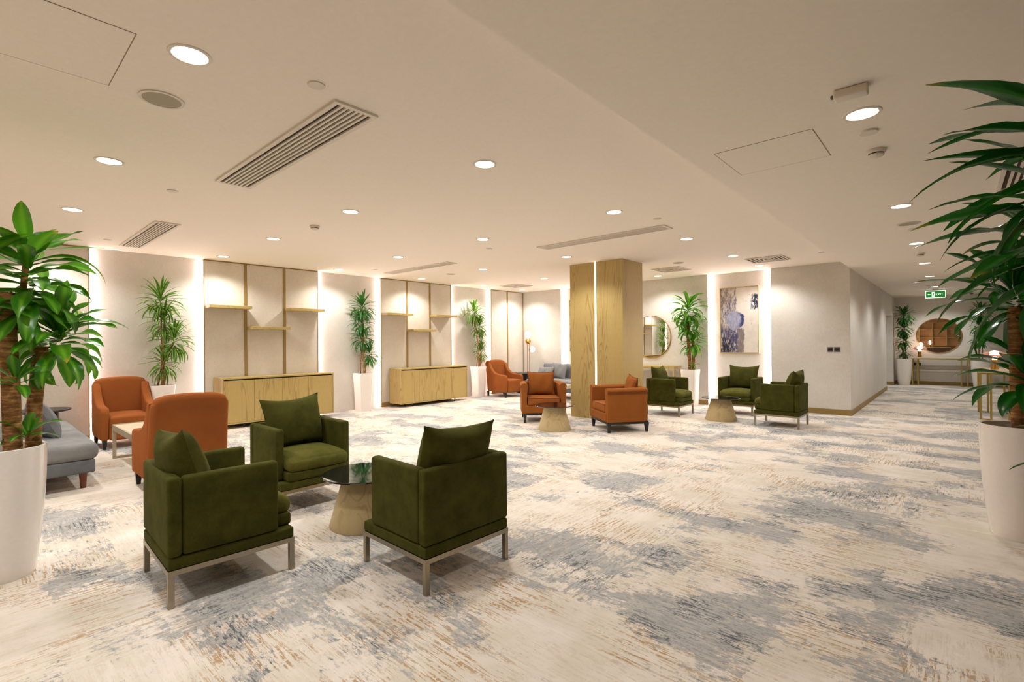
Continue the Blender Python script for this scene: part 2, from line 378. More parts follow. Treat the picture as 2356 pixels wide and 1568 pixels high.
# ------------------------------------------------------------ room shell
YS = -4.2; XE = 3.2; YE = 19.75; XD = -3.2
struct('floor', box(N(), -9.6, YS-.1, -.1, XE+.1, YE+.1, 0), 'carpet')
struct('ceiling', box(N(), -9.6, YS-.1, HC, XC, YB+.15, HC+.15), 'ceiling')
struct('ceiling_corridor', box(N(), XC, YS-.1, HL, XE+.1, YE+.1, HC+.15), 'ceiling')
struct('wall_left', box(N(), XREC-.15, YS, 0, XREC, YB, HC), 'wall')
bm = N()
RC = ((-8.0, -6.73), (-4.03, -2.77))
RD = .085
box(bm, XREC-.15, YB, 0, RC[0][0], YB+.3, HC); box(bm, RC[0][1], YB, 0, RC[1][0], YB+.3, HC); box(bm, RC[1][1], YB, 0, XC, YB+.3, HC)
for a, b in RC: box(bm, a, YB+RD, 0, b, YB+.3, HC)
struct('wall_back', bm, 'wall')
bm = N(); box(bm, XC-.12, YB+.3, 0, XC, 17.05, HL); box(bm, XC-.12, 17.05, 2.12, XC, 19.0, HL); box(bm, XC-.12, 19.0, 0, XC, YE, HL)
box(bm, XD, 19.0, 0, XC-.12, 19.1, HL); box(bm, XD, 16.95, 0, XC-.12, 17.05, HL); box(bm, XD-.1, 16.95, 0, XD, 19.1, HL); box(bm, XD, 16.95, 2.4, XC-.12, 19.1, 2.5)
struct('wall_corridor', bm, 'wall')
struct('wall_end', box(N(), XC, YE, 0, XR+.1, YE+.1, HL), 'wall')
struct('wall_right', box(N(), XR, 10.5, 0, XR+.1, YE, HL), 'wall')
bm = N(); box(bm, XR, 10.4, 0, XE, 10.5, HL); box(bm, XE, YS, 0, XE+.1, 10.5, HL)
struct('wall_side', bm, 'sidewall')  # out-of-view wall, brown put in to cut bounce onto the right ceiling
struct('wall_front', box(N(), XREC, YS-.1, 0, XE, YS, HC), 'warmwall')
# baseboards
def bb(name, segs):
    bm = N()
    for s_ in segs: box(bm, *s_[:2], 0, *s_[2:], .1)
    struct(name, bm, 'trim')
bb('baseboard_back', [(XREC, YB-.012, RC[0][0], YB), (RC[0][1], YB-.012, RC[1][0], YB), (RC[1][1], YB-.012, XC+.012, YB)])
bb('baseboard_corridor', [(XC, YB, XC+.012, 17.05), (XD, 18.988, XC+.012, 19.0), (XC, 19.0, XC+.012, YE)])
bb('baseboard_end', [(XC+.012, YE-.012, XR, YE)])
bb('baseboard_right', [(XR-.012, 10.5, XR, YE-.012)])
struct('trim_1', box(N(), -1.0, YE-.03, .40, .6, YE-.0, .46), 'white')

# ------------------------------------------------------------ wall panels on the left wall
def wall_panel(y0, y1, battens, label, strips, corner=False):
    t = thing('wall_panel', label, 'wall panel', (XREC, y0, 0)); L = y1-y0; D = XL-XREC
    obj('fabric_panel', box(N(), .001, .014, .1, D-.008, L-.014, HC-.02), 'panelcloth', t, False)
    bm = N(); box(bm, .001, 0, 0, D, .014, HC-.001); box(bm, .001, L-.014, 0, D, L, HC-.001)
    obj('edge_trim', bm, 'trim', t, False)
    obj('top_trim', box(N(), .001, .014, HC-.02, D, L-.014, HC-.001), 'trim', t, False)
    obj('baseboard', box(N(), .001, .014, 0, D+.004, L-.014, .1), 'trim', t, False)
    for b in battens: obj('batten', box(N(), D-.008, b-y0-.022, .1, D+.004, b-y0+.022, HC-.02), 'trim', t, False)
    for s_ in strips:
        y = -.013 if s_ < 0 else L+.001
        obj('light_strip', box(N(), .012, y, .03, .034, y+.012, HC-.03), 'led', t, False)
    return t
wall_panel(YS+.05, 1.19, [-2.2, -.6], 'plain fabric wall panel with thin wood edge behind the grey sofa and black side table', [1])
wall_panel(2.652, 4.646, [3.31, 3.99], 'fabric wall panel with two battens behind the nearer oak sideboard', [-1, 1])
wall_panel(6.07, 8.10, [6.77, 7.43], 'fabric wall panel with two battens behind the farther oak sideboard', [-1, 1])
wall_panel(9.52, YB-.002, [10.17], 'narrow fabric wall panel in the far corner behind the winged orange armchair', [-1])
def shelf(y0, y1, z, label, group):
    o = obj('wall_shelf', rbox(0, 0, -.025, .26, y1-y0, .025, .003, 1), 'oakh'); o.location = (XL+.005, y0, z)
    setp(o, label, 'shelf', group)
for y0, s_ in ((2.67, 'nearer'), (6.09, 'farther')):
    for k, (nm, z) in enumerate((('left', 2.04), ('lower middle', 1.69), ('right', 2.045))):
        shelf(y0+k*.662, y0+k*.662+.655, z, f'{nm} floating oak shelf of the three above the {s_} sideboard', 'floating oak shelves')

# ------------------------------------------------------------ cove strips in the back wall
for (a, b), nm in zip(RC, ('near the pillar', 'beside the blue painting')):
    for x, sd in ((a, 'left'), (b-.014, 'right')):
        o = obj('light_strip', box(N(), x+.001, YB+.045, .01, x+.013, YB+.075, HC-.01), 'led', None, False)
        lb = {('near the pillar', 'left'): 'vertical cove light strip left of the pillar on the far wall', ('near the pillar', 'right'): 'vertical cove light strip on far wall hidden behind the pillar',
              ('beside the blue painting', 'left'): 'vertical cove light strip between tall corn plant and blue painting', ('beside the blue painting', 'right'): 'vertical cove light strip right of the blue painting'}[nm, sd]
        setp(o, lb, 'light strip', 'vertical cove light strips')

# ------------------------------------------------------------ pillar
px0, px1, py0, py1 = -5.39, -4.285, 7.61, 8.34; pm = -4.838
t = thing('pillar', 'square oak-veneered pillar with a vertical light strip', 'pillar', (px0, py0, 0))
Wp, Dp = px1-px0, py1-py0; g = pm-px0
bm = N(); box(bm, 0, 0, 0, g-.018, .03, HC-.001); obj('veneer_panel', bm, 'oak', t, False)
bm = N(); box(bm, g+.018, 0, 0, Wp, .03, HC-.001); obj('veneer_panel', bm, 'oak', t, False)
bm = N(); box(bm, 0, .03, 0, Wp, Dp, HC-.001); obj('column_core', bm, 'oak', t, False)
obj('light_strip', box(N(), g-.017, .012, .01, g+.017, .029, HC-.012), 'ledp', t, False)

# ------------------------------------------------------------ ceiling fittings
def downlight(x, y, z, r=.075):
    t = thing('ceiling_downlight', None, 'ceiling light', (x, y, z))
    obj('trim_ring', lathe([(r, -.001), (r+.02, -.003), (r+.02, -.0), (r+.018, 0)], 32), 'whitep', t) if False else None
    bm = N(); n = 32; rg = []
    for rr, zz in ((r, -.002), (r+.004, -.007), (r+.018, -.006), (r+.022, -.0005)):
        rg.append([bm.verts.new((rr*math.cos(2*PI*i/n), rr*math.sin(2*PI*i/n), zz)) for i in range(n)])
    for a, b in zip(rg, rg[1:]):
        for i in range(n): bm.faces.new((a[i], a[(i+1) % n], b[(i+1) % n], b[i]))
    obj('trim_ring', bm, 'whitep', t)
    obj('diffuser', cyl(N(), (0, 0), r, r, -.004, -.0015, 32), 'lamp', t)
    return t
DL = None
def add_spot(x, y, z, wt):
    ld = bpy.data.lights.new('downlight_beam', 'SPOT'); ld.energy = wt; ld.color = LIGHT_RGB; ld.spot_size = math.radians(140); ld.spot_blend = .6; ld.shadow_soft_size = .07
    lo = bpy.data.objects.new('downlight_beam', ld); C.objects.link(lo); lo.location = (0, 0, -.03); return lo
spotdata = {}
def put_down(x, y, z, label, wt=1.0, group='recessed ceiling downlights'):
    global DL
    if DL is None: DL = downlight(x, y, z); t = DL
    else:
        t = DL.copy(); C.objects.link(t)
        for ch in [c for c in DL.children if c.type == 'MESH']:
            c = ch.copy(); C.objects.link(c); c.parent = t
    t.location = (x, y, z); t['label'] = label; t['group'] = group
    ld = spotdata.get(wt)
    l = add_spot(x, y, z, SPOT_W*wt)
    l.parent = t
    return t
xs = (-8.85, -6.90, -4.885, -2.81); xn = ('nearest left wall', 'second from left wall', 'third from left wall', 'nearest the ceiling step')
ys = (-3.3, -1.28, .745, 2.80, 4.82, 6.80, 8.74, 10.23)
yn = ('far behind the camera', 'just behind the camera', 'in the first row from the camera', 'in the second row from the camera', 'in the third row from the camera', 'in the fourth row before the pillar', 'in the row behind the pillar', 'in the row along the far wall')
for j, y in enumerate(ys):
    for i, x in enumerate(xs):
        put_down(x, y, HC, f'round downlight {xn[i]}, {yn[j]}')
cy = (-1.9, .8, 3.483, 6.164, 8.712, 11.11, 13.5, 16.3, 18.75)
cn = ('behind the camera far back', 'just behind the camera', 'nearest in view beside the white box sensor', 'second in view past the smoke detector', 'third along', 'fourth along', 'fifth along', 'last before the exit sign', 'hidden behind the exit sign')
for y, nm in zip(cy, cn): put_down(-.395, y, HL, f'lit round downlight in the lower corridor ceiling, {nm}', .95 if y > 10 else (.65 if y > 5 else .3), 'corridor ceiling downlights')
for y, nm in zip((-1.5, 3.0, 7.5), ('behind the camera', 'right of the camera', 'over the right side')): put_down(2.0, y, HL, f'lit round ceiling downlight out to the right, {nm}', .1, 'corridor ceiling downlights')

put_down(-2.3, 18.0, 2.399, 'added unseen fill downlight inside the side opening off the corridor', .35, 'corridor ceiling downlights')  # hidden lamp added to brighten the jamb of the opening
def linear_vent(x0, y0, L, Wd, n, z, along='x', label='', frame=.03):
    t = thing('ceiling_vent', label, 'air vent', (x0, y0, z), 0, 'ceiling air vents')
    sx, sy = (L, Wd) if along == 'x' else (Wd, L)
    bm = N()
    box(bm, 0, 0, -.014, sx, frame, -.0005); box(bm, 0, sy-frame, -.014, sx, sy, -.0005); box(bm, 0, frame, -.014, frame, sy-frame, -.0005); box(bm, sx-frame, frame, -.014, sx, sy-frame, -.0005)
    obj('frame', bm, 'whitep', t, False)
    obj('backing', box(N(), frame, frame, -.002, sx-frame, sy-frame, -.0005), 'slot', t, False)
    wd = (Wd-2*frame); st = wd/n
    for k in range(n-1):
        c = frame+(k+1)*st; b = N()
        if along == 'x': box(b, frame, c-st*.24, -.0135, sx-frame, c+st*.24, -.002)
        else: box(b, c-st*.24, frame, -.0135, c+st*.24, sy-frame, -.002)
        obj('slat', b, 'whitep', t, False)
    return t
linear_vent(-4.80, 1.455, 2.10, .29, 7, HC, label='long slotted ceiling vent nearest the camera')
linear_vent(-8.88, 1.455, 2.03, .26, 7, HC, label='slotted ceiling vent above the left plant by the wall')
linear_vent(-4.70, 5.77, 2.03, .26, 7, HC, label='slotted ceiling vent in front of the oak pillar')
linear_vent(-8.66, 5.69, 1.98, .24, 7, HC, label='slotted ceiling vent above the farther sideboard')
linear_vent(.27, 5.0, 1.1, .34, 7, HL, 'y', label='slotted corridor ceiling vent behind the right corn plant top')
linear_vent(.30, 11.7, 4.2, .34, 7, HL, 'y', label='long slotted corridor ceiling vent toward the exit sign')
def square_vent(cx, cy_, s, label):
    t = thing('ceiling_diffuser', label, 'air vent', (cx, cy_, HC), 0, 'square ceiling diffusers')
    for k in range(5):
        h = s/2*(1-k*.19); h2 = h-.02; z = -.012-.004*(k == 0); bm = N()
        box(bm, -h, -h, z, h, -h2, -.001); box(bm, -h, h2, z, h, h, -.001); box(bm, -h, -h2, z, -h2, h2, -.001); box(bm, h2, -h2, z, h, h2, -.001)
        obj('vane_ring', bm, 'whitep', t, False)
    obj('backing', box(N(), -s/2+.02, -s/2+.02, -.0008, s/2-.02, s/2-.02, -.0002), 'slot', t, False)
square_vent(-2.47, 9.50, .60, 'square ceiling diffuser between picture and pillar, nearer the corridor')
square_vent(-4.23, 9.46, .58, 'square ceiling diffuser just right of the pillar')
square_vent(-8.28, 9.33, .60, 'square ceiling diffuser in the far left corner')
def disc(name, x, y, z, r, h, m, label, cat, group=None):
    o = obj(name, lathe([(r*.97, -h), (r, -h*.8), (r, -.0005)], 32), m); o.location = (x, y, z); return setp(o, label, cat, group)
for x, y, lb in ((-2.628, 1.305, 'above the front long vent'), (-5.42, 1.288, 'left of the front long vent'), (-8.544, 1.282, 'beside the left vent by the wall'), (-5.315, 5.382, 'between second and third downlight rows near the pillar'), (-2.602, 5.448, 'just beyond the vent before the pillar'), (-8.404, 5.345, 'in front of the vent by the far sideboard'), (-7.758, 9.291, 'by the corner diffuser'), (-1.636, 9.432, 'by the corridor ceiling step')):
    disc('sprinkler_cover', x, y, HC, .045, .007, 'whitep', f'small round white ceiling cover plate {lb}', 'cover plate', 'round sprinkler covers')
for x, y, lb in ((-.399, 3.813, 'between corridor downlight and smoke detector'), (-.37, 7.548, 'next to the corridor speaker'), (-.5, 15.91, 'near the exit sign')):
    disc('sprinkler_cover', x, y, HL, .05, .012, 'whitep', f'small round corridor ceiling cover plate {lb}', 'cover plate', 'round sprinkler covers')
def spk(x, y, z, r, label):
    t = thing('ceiling_speaker', label, 'speaker', (x, y, z), 0, 'ceiling speakers')
    obj('rim', lathe([(r, -.0005), (r, -.007), (r-.016, -.007), (r-.018, -.001)], 40), 'whitep', t)
    obj('grille', cyl(N(), (0, 0), r-.018, r-.018, -.005, -.0015, 40), 'speaker', t)
spk(-3.44, .767, HC, .112, 'round ceiling speaker beside the nearest downlight')
spk(-3.786, 8.782, HC, .10, 'round ceiling speaker right of the pillar')
spk(-7.845, 6.786, HC, .10, 'round ceiling speaker near the farther sideboard')
spk(-.39, 7.171, HL, .11, 'round ceiling speaker in the corridor ceiling')
def smoke(x, y, z, label):
    t = thing('smoke_detector', label, 'smoke detector', (x, y, z), 0, 'ceiling smoke detectors')
    obj('base', lathe([(.058, -.0005), (.058, -.02), (.05, -.026)], 32), 'whitep', t)
    obj('sensor_slot', lathe([(.046, -.026), (.044, -.034)], 32), 'black', t)
    obj('cap', lathe([(.048, -.034), (.046, -.042), (.03, -.05)], 32), 'whitep', t)
smoke(-5.79, 2.84, HC, 'white smoke detector among the main room downlights')
smoke(-.403, 4.223, HL, 'white smoke detector nearest in the corridor ceiling')
smoke(-.40, 9.77, HL, 'white smoke detector farther along the corridor ceiling')
t = thing('ceiling_sensor', 'white rectangular box sensor on the corridor ceiling', 'sensor', (-.399, 3.10, HL), math.radians(2))
obj('housing', rbox(-.075, -.04, -.045, .075, .04, -.0005, .01, 3), 'whitep', t); obj('cable_gland', rbox(-.09, -.01, -.03, -.075, .01, -.012, .003, 1), 'switch', t)
def access(x0, y0, x1, y1, z, label):
    t = thing('access_panel', label, 'access panel', (x0, y0, z), 0, 'ceiling access panels'); a, b, s_ = x1-x0, y1-y0, .005
    bm = N(); box(bm, 0, 0, -.0012, a, s_, -.0002); box(bm, 0, b-s_, -.0012, a, b, -.0002); box(bm, 0, s_, -.0012, s_, b-s_, -.0002); box(bm, a-s_, s_, -.0012, a, b-s_, -.0002)
    obj('seam', bm, 'seam', t, False); obj('hatch', box(N(), s_, s_, -.0018, a-s_, b-s_, -.0002), 'ceiling', t, False)
access(-3.47, -.12, -2.80, .53, HC, 'square ceiling access hatch above the camera left')
access(-1.255, 3.52, -.65, 4.12, HL, 'square access hatch in the lower corridor ceiling')
t = thing('security_camera', 'small dark dome camera on the end of the corridor ceiling', 'camera', (.33, 19.2, HL))
obj('base', lathe([(.055, -.0005), (.055, -.015)], 24), 'whitep', t); obj('dome', lathe([(.045, -.015), (.042, -.03), (.03, -.045), (.0, -.055)], 24), 'glass', t)
# exit sign
t = thing('exit_sign', 'green lit emergency exit sign hanging from the corridor ceiling', 'sign', (-.395, 17.0, 2.565))
obj('housing', rbox(-.205, 0, -.095, .205, .035, .095, .004, 1), 'exitwhite', t); obj('face', box(N(), -.19, -.004, -.078, .19, 0, .08), 'exitgreen', t, False)
obj('bracket', box(N(), -.06, .005, .095, .06, .03, .144), 'whitep', t, False)
def flat(pts, y=-.007, th=.003):
    bm = N(); v = [bm.verts.new((a, y, b)) for a, b in pts]; f = bm.faces.new(v); g_ = bmesh.ops.extrude_face_region(bm, geom=[f])
    bmesh.ops.translate(bm, verts=[e for e in g_['geom'] if isinstance(e, bmesh.types.BMVert)], vec=(0, th, 0)); return bm
obj('arrow', flat([(-.165, 0), (-.14, .022), (-.14, .007), (-.1, .007), (-.1, -.007), (-.14, -.007), (-.14, -.022)]), 'exitwhite', t, False)
obj('door_mark', flat([(-.075, -.055), (-.075, .06), (-.015, .06), (-.015, -.055)]), 'exitwhite', t, False)
obj('runner_mark', flat([(-.062, -.045), (-.045, -.005), (-.06, .01), (-.055, .018), (-.042, .025), (-.044, .045), (-.034, .045), (-.032, .025), (-.022, .01), (-.034, .006), (-.034, -.012), (-.024, -.028), (-.03, -.045), (-.036, -.03), (-.044, -.018)], -.010), 'exitgreen', t, False)
cu = bpy.data.curves.new('exit_text', 'FONT'); cu.body = 'EXIT'; cu.size = .075; cu.extrude = .0015; tmp = bpy.data.objects.new('tmp', cu); C.objects.link(tmp)
dg = bpy.context.evaluated_depsgraph_get(); me = bpy.data.meshes.new_from_object(tmp.evaluated_get(dg)); bpy.data.objects.remove(tmp)
me.materials.clear(); me.materials.append(M['exitwhite']); eo = bpy.data.objects.new('lettering', me); C.objects.link(eo); eo.parent = t; eo.location = (.0, -.006, -.028); eo.rotation_euler = (PI/2, 0, 0)

# ------------------------------------------------------------ green armchairs
def U_prof(th, z0, z1, r=.022):
    k = 5; out = [(-th/2, z0), (th/2, z0)]
    for i in range(k+1): a = i/k*PI/2; out.append((th/2-r+r*math.cos(a), z1-r+r*math.sin(a)))
    for i in range(k+1): a = PI/2+i/k*PI/2; out.append((-th/2+r+r*math.cos(a), z1-r+r*math.sin(a)))
    return out
def make_green():
    t = thing('green_armchair', 'x', 'armchair')
    for sx in (-1, 1):
        for sy in (-1, 1): obj('leg', rbox(sx*.33-.015*(1+sx), sy*.33-.015*(1+sy), 0, sx*.33+.015*(1-sx), sy*.33+.015*(1-sy), .175, .002, 1), 'steel', t)
    bm = N(); a = .33
    box(bm, -a, -a, .172, a, -a+.03, .2); box(bm, -a, a-.03, .172, a, a, .2); box(bm, -a, -a+.03, .172, -a+.03, a-.03, .2); box(bm, a-.03, -a+.03, .172, a, a-.03, .2)
    obj('base_frame', bm, 'steel', t, False)
    obj('base_deck', soft((0, 0, .231), (.656, .656, .064), .012), 'green', t)
    obj('seat_platform', soft((0, .035, .302), (.545, .60, .078), .018, (0, .004, .003)), 'green', t)
    def cf(q, n_):
        q.z += .018*math.exp(-((n_[0])**2+(n_[1])**2)*1.2) if n_[2] > 0 else 0
        if n_[1] > .5: q.z -= .012*(n_[1]-.5)*2
        return q
    obj('seat_cushion', soft((0, .055, .397), (.535, .575, .115), .05, (.006, .012, .012), fn=cf), 'greenl', t)
    th = .068
    obj('backrest', soft((0, -.33+th/2, .478), (.665, th, .425), .02, (0, .003, 0)), 'green', t)
    for s_ in (-1, 1):
        obj('armrest', soft((s_*(.33-th/2+.001), -.012, .478), (th, .50, .425), .022, (.002, 0, 0)), 'green', t)
    return t
def cushion(name, m, wd, ht, th, loc, rz, lean, label, roll=0, pipe=None, cat='cushion', group=None, sag=.0):
    t = thing(name, label, cat, loc, rz, group)
    Mx = TR((0, 0, 0), lean, 0, 0) @ Matrix.Translation((0, 0, ht/2*.97)) @ Matrix.Rotation(roll, 4, 'Y')
    cv = obj('cover', xf(pillow(wd, ht, th, sag=sag), Mx), m, t)
    if pipe:
        n = 18; pts = []
        bow = .09
        e = [(-1+2*i/n, -1) for i in range(n)]+[(1, -1+2*i/n) for i in range(n)]+[(1-2*i/n, 1) for i in range(n)]+[(-1, 1-2*i/n) for i in range(n+1)]
        for u, v in e: pts.append(Mx @ Vector((u*(1-bow*(1-v*v)*abs(u)**3)*wd/2, 0, v*(1-bow*(1-u*u)*abs(v)**3)*ht/2-sag*(1-u*u)*max(0, v))))
        obj('piping', tube(N(), pts, .006, 8), pipe, cv)
    return t
green0 = make_green()
GA = [((-3.415, 1.045), -.035, 'olive velvet armchair nearest the camera on the left, seen from its side', .55, .0, 'plump olive cushion in the armchair nearest the camera at left', -.10),
      ((-2.505, 2.025), PI/2-.02, 'olive velvet armchair in the front group seen from behind, right of the round table', .55, 0, 'olive cushion above the back of the armchair seen from behind', .05),
      ((-4.40, 2.03), -PI/2+.0, 'olive velvet armchair in the front group facing the camera, left of the round table', .55, 0, 'olive cushion in the front armchair facing the camera', .04),
      ((-4.10, 9.06), -PI/2, 'olive velvet armchair beside the pillar, behind the turned rust chair', .55, 0, 'olive cushion in the armchair beside the pillar', .0),
      ((-2.155, 9.01), PI/2, 'olive velvet armchair nearest the light switches, turned away to the left', .55, 0, 'olive cushion in the armchair nearest the light switches', .0),
      ((-3.115, 10.0), PI, 'olive velvet armchair under the blue abstract painting', .55, 0, 'olive cushion in the armchair under the blue painting', .0)]
for i, (p, rz, lb, pw, _, plb, roll) in enumerate(GA):
    o = green0 if i == 0 else copy_tree(green0)
    place(o, (p[0], p[1], 0), rz, lb, 'olive velvet armchairs')
    off = Matrix.Rotation(rz, 3, 'Z') @ Vector((-.01 if i != 0 else .03, -.135, 0))
    c = cushion('throw_cushion', 'green', .56, .475, .21, (p[0]+off.x, p[1]+off.y, .465), rz+(.05, -.02, .02, .05, -.03, 0)[i], .27, plb, roll, None, 'cushion', 'olive velvet cushions', sag=.02)

# ------------------------------------------------------------ round side tables
def round_table():
    t = thing('side_table', 'x', 'side table')
    obj('pedestal', lathe([(.262, 0), (.265, .008), (.16, .378), (.155, .38)], 56), 'oakt', t)
    obj('tabletop', lathe([(.31, .382), (.316, .386), (.316, .392), (.312, .396), (0, .396)], 64), 'glass', t)
    return t
rt0 = round_table()
for i, (p, lb) in enumerate((((-3.442, 2.078), 'round black-topped side table with oak cone base between the front olive chairs'), ((-4.781, 6.291), 'round black-topped side table with oak cone base between the rust tub chairs'), ((-3.099, 8.929), 'round black-topped side table with oak cone base among the far olive chairs'))):
    place(rt0 if i == 0 else copy_tree(rt0), (*p, 0), 0, lb, 'round side tables')

# ------------------------------------------------------------ rust tub chairs
def make_tub():
    t = thing('tub_armchair', 'x', 'armchair'); W2, D2 = .385, .36
    for sx in (-1, 1):
        for sy in (-1, 1):
            bm = N(); x, y = sx*(W2-.05), sy*(D2-.05)
            a = [(x+dx*.017-sx*0, y+dy*.017) for dx, dy in ((-1, -1), (1, -1), (1, 1), (-1, 1))]
            b = [(x+dx*.03-sx*.006, y+dy*.03) for dx, dy in ((-1, -1), (1, -1), (1, 1), (-1, 1))]
            va = [bm.verts.new((*p, 0)) for p in a]; vb = [bm.verts.new((*p, .14)) for p in b]
            for k in range(4): bm.faces.new((va[k], va[(k+1) % 4], vb[(k+1) % 4], vb[k]))
            bm.faces.new(va[::-1]); bm.faces.new(vb); obj('leg', bm, 'black', t, False)
    obj('plinth', rbox(-W2+.024, -D2+.024, .125, W2-.024, D2-.024, .168, .006, 2), 'black', t)
    obj('seat_base', soft((0, .01, .235), (.66, .70, .14), .02), 'orange', t)
    sc = obj('seat_cushion', soft((0, .055, .365), (.555, .60, .125), .022, (.0, .006, .012)), 'orange', t)
    for z in (.305, .425):
        n = 12; hx, hy = .272, .297; pts = []
        for (x0, y0, x1, y1) in ((-hx, -hy, hx, -hy), (hx, -hy, hx, hy), (hx, hy, -hx, hy), (-hx, hy, -hx, -hy)):
            for k in range(n): pts.append((x0+(x1-x0)*k/n, y0+(y1-y0)*k/n+.055, z))
        pts.append(pts[0]); obj('piping', tube(N(), pts, .005, 6), 'piping', sc)
    th = .105; rc = .11; xo = W2-th/2; yo = D2-th/2; path = []
    y = yo+.04
    for k in range(7): path.append(((xo, y+(-yo+rc-y)*k/6), (1, 0)))
    i0 = len(path)-1
    for k in range(1, 9): a = -k/8*PI/2; path.append(((xo-rc+rc*math.cos(a), -yo+rc+rc*math.sin(a)), (math.cos(a), math.sin(a))))
    i1 = len(path)-1
    for k in range(1, 9): path.append(((xo-rc+(-2*(xo-rc))*k/8, -yo), (0, -1)))
    i2 = len(path)-1
    for k in range(1, 9): a = -PI/2-k/8*PI/2; path.append(((-xo+rc+rc*math.cos(a), -yo+rc+rc*math.sin(a)), (math.cos(a), math.sin(a))))
    for k in range(1, 7): path.append(((-xo, -yo+rc+(y+yo-rc)*k/6), (-1, 0)))
    prof = [(-.045, .165), (.05, .165), (.052, .4), (.06, .58)]
    for k in range(9): a = -.25*PI+k/8*1.35*PI; prof.append((.004+.062*math.cos(a), .64+.044*math.sin(a)))
    prof += [(-.05, .58), (-.035, .42)]
    n = len(path)
    m1 = (i0+i1)//2; m2 = n-1-m1
    obj('armrest', sweep(path[:m1+1], prof), 'orange', t); obj('backrest', sweep(path[m1:m2+1], prof), 'orange', t); obj('armrest', sweep(path[m2:], prof), 'orange', t)
    bm = N(); tube(bm, [(p[0][0]+p[1][0]*.066, p[0][1]+p[1][1]*.066, .612) for p in path], .005, 6); obj('piping', bm, 'piping', t)
    return t
tub0 = make_tub()
def fr(a, b, D):   # front-left foot a, front-right foot b (from above), chair centre and rotation
    v = Vector((b[0]-a[0], b[1]-a[1])); m_ = Vector(((a[0]+b[0])/2, (a[1]+b[1])/2)); n_ = Vector((v.y, -v.x)).normalized()
    return m_, n_
m_ = Vector((-5.325, 6.71)); f_ = Vector((.69, -.72)).normalized(); ca = m_-f_*.33; ra = math.atan2(f_.y, f_.x)-PI/2
place(tub0, (ca.x, ca.y, 0), ra, 'rust tub armchair left of the pillar facing the camera', 'rust tub armchairs')
o = tub0; off = Matrix.Rotation(ra, 3, 'Z') @ Vector((0, -.16, 0))
cushion('throw_cushion', 'orange', .50, .43, .15, (ca.x+off.x, ca.y+off.y, .435), ra, .2, 'rust cushion with dark piping in the tub chair facing the camera', 0, 'piping', 'cushion', 'rust cushions')
f_ = Vector((-.60, -.80)).normalized(); cb = Vector((-4.235, 6.75))-f_*.335; rb = math.atan2(f_.y, f_.x)-PI/2
o = copy_tree(tub0); place(o, (cb.x, cb.y, 0), rb, 'rust tub armchair right of the pillar seen from its side', 'rust tub armchairs')
off = Matrix.Rotation(rb, 3, 'Z') @ Vector((0.02, -.17, 0))
cushion('throw_cushion', 'orange', .44, .42, .15, (cb.x+off.x, cb.y+off.y, .435), rb-.1, .2, 'rust cushion with dark piping in the tub chair seen from its side', -.1, 'piping', 'cushion', 'rust cushions')

# ------------------------------------------------------------ rust winged armchairs
def make_wing():
    t = thing('winged_armchair', 'x', 'armchair'); W2 = .332
    for sx in (-1, 1):
        for sy in (-1, 1):
            bm = N(); x, y = sx*(W2-.05), sy*.33
            a = [(x+dx*.016, y+dy*.016+sy*.0) for dx, dy in ((-1, -1), (1, -1), (1, 1), (-1, 1))]; b = [(x+dx*.028, y+dy*.028-sy*.01) for dx, dy in ((-1, -1), (1, -1), (1, 1), (-1, 1))]
            va = [bm.verts.new((*p, 0)) for p in a]; vb = [bm.verts.new((*p, .135)) for p in b]
            for k in range(4): bm.faces.new((va[k], va[(k+1) % 4], vb[(k+1) % 4], vb[k]))
            bm.faces.new(va[::-1]); bm.faces.new(vb); obj('leg', bm, 'black', t, False)
    def bend(q, n_):
        z = q.z+.40
        q.y -= .10*max(0, z/.8)**1.5
        if n_[2] > 0: q.z += (.022*(1-n_[0]**2)-.045*abs(n_[0])**7)*n_[2]
        q.x *= 1-.05*max(0, z/.8-.3)
        return q
    obj('backrest', soft((0, -.265, .525), (2*W2, .15, .79), .055, (0, .008, 0), m=9, fn=bend), 'orange2', t)
    obj('seat', soft((0, .05, .28), (.475, .70, .32), .035, (0, .012, .02)), 'orange2', t)
    arm = [(-.26, .13), (.36, .13), (.372, .30), (.375, .48), (.36, .545), (.32, .565), (.2, .57), (.08, .58), (-.04, .61), (-.12, .66), (-.19, .74), (-.26, .86), (-.30, .86), (-.30, .4)]
    for s_ in (-1, 1):
        x0, x1 = (W2-.10, W2) if s_ > 0 else (-W2, -W2+.10)
        obj('armrest', prism(arm, x0, x1, .028, 4), 'orange2', t, True, 60)
    return t
wing0 = make_wing()
place(wing0, (-8.83, 1.51, 0), -PI/2, 'rust winged armchair against the left wall by the light strip', 'rust winged armchairs')
place(copy_tree(wing0), (-5.82, 1.435, 0), PI/2, 'rust winged armchair seen from behind, behind the nearest olive chair', 'rust winged armchairs')
place(copy_tree(wing0), (-8.80, 9.44, 0), -PI/2-.06, 'rust winged armchair in the far left corner beside a potted plant', 'rust winged armchairs')

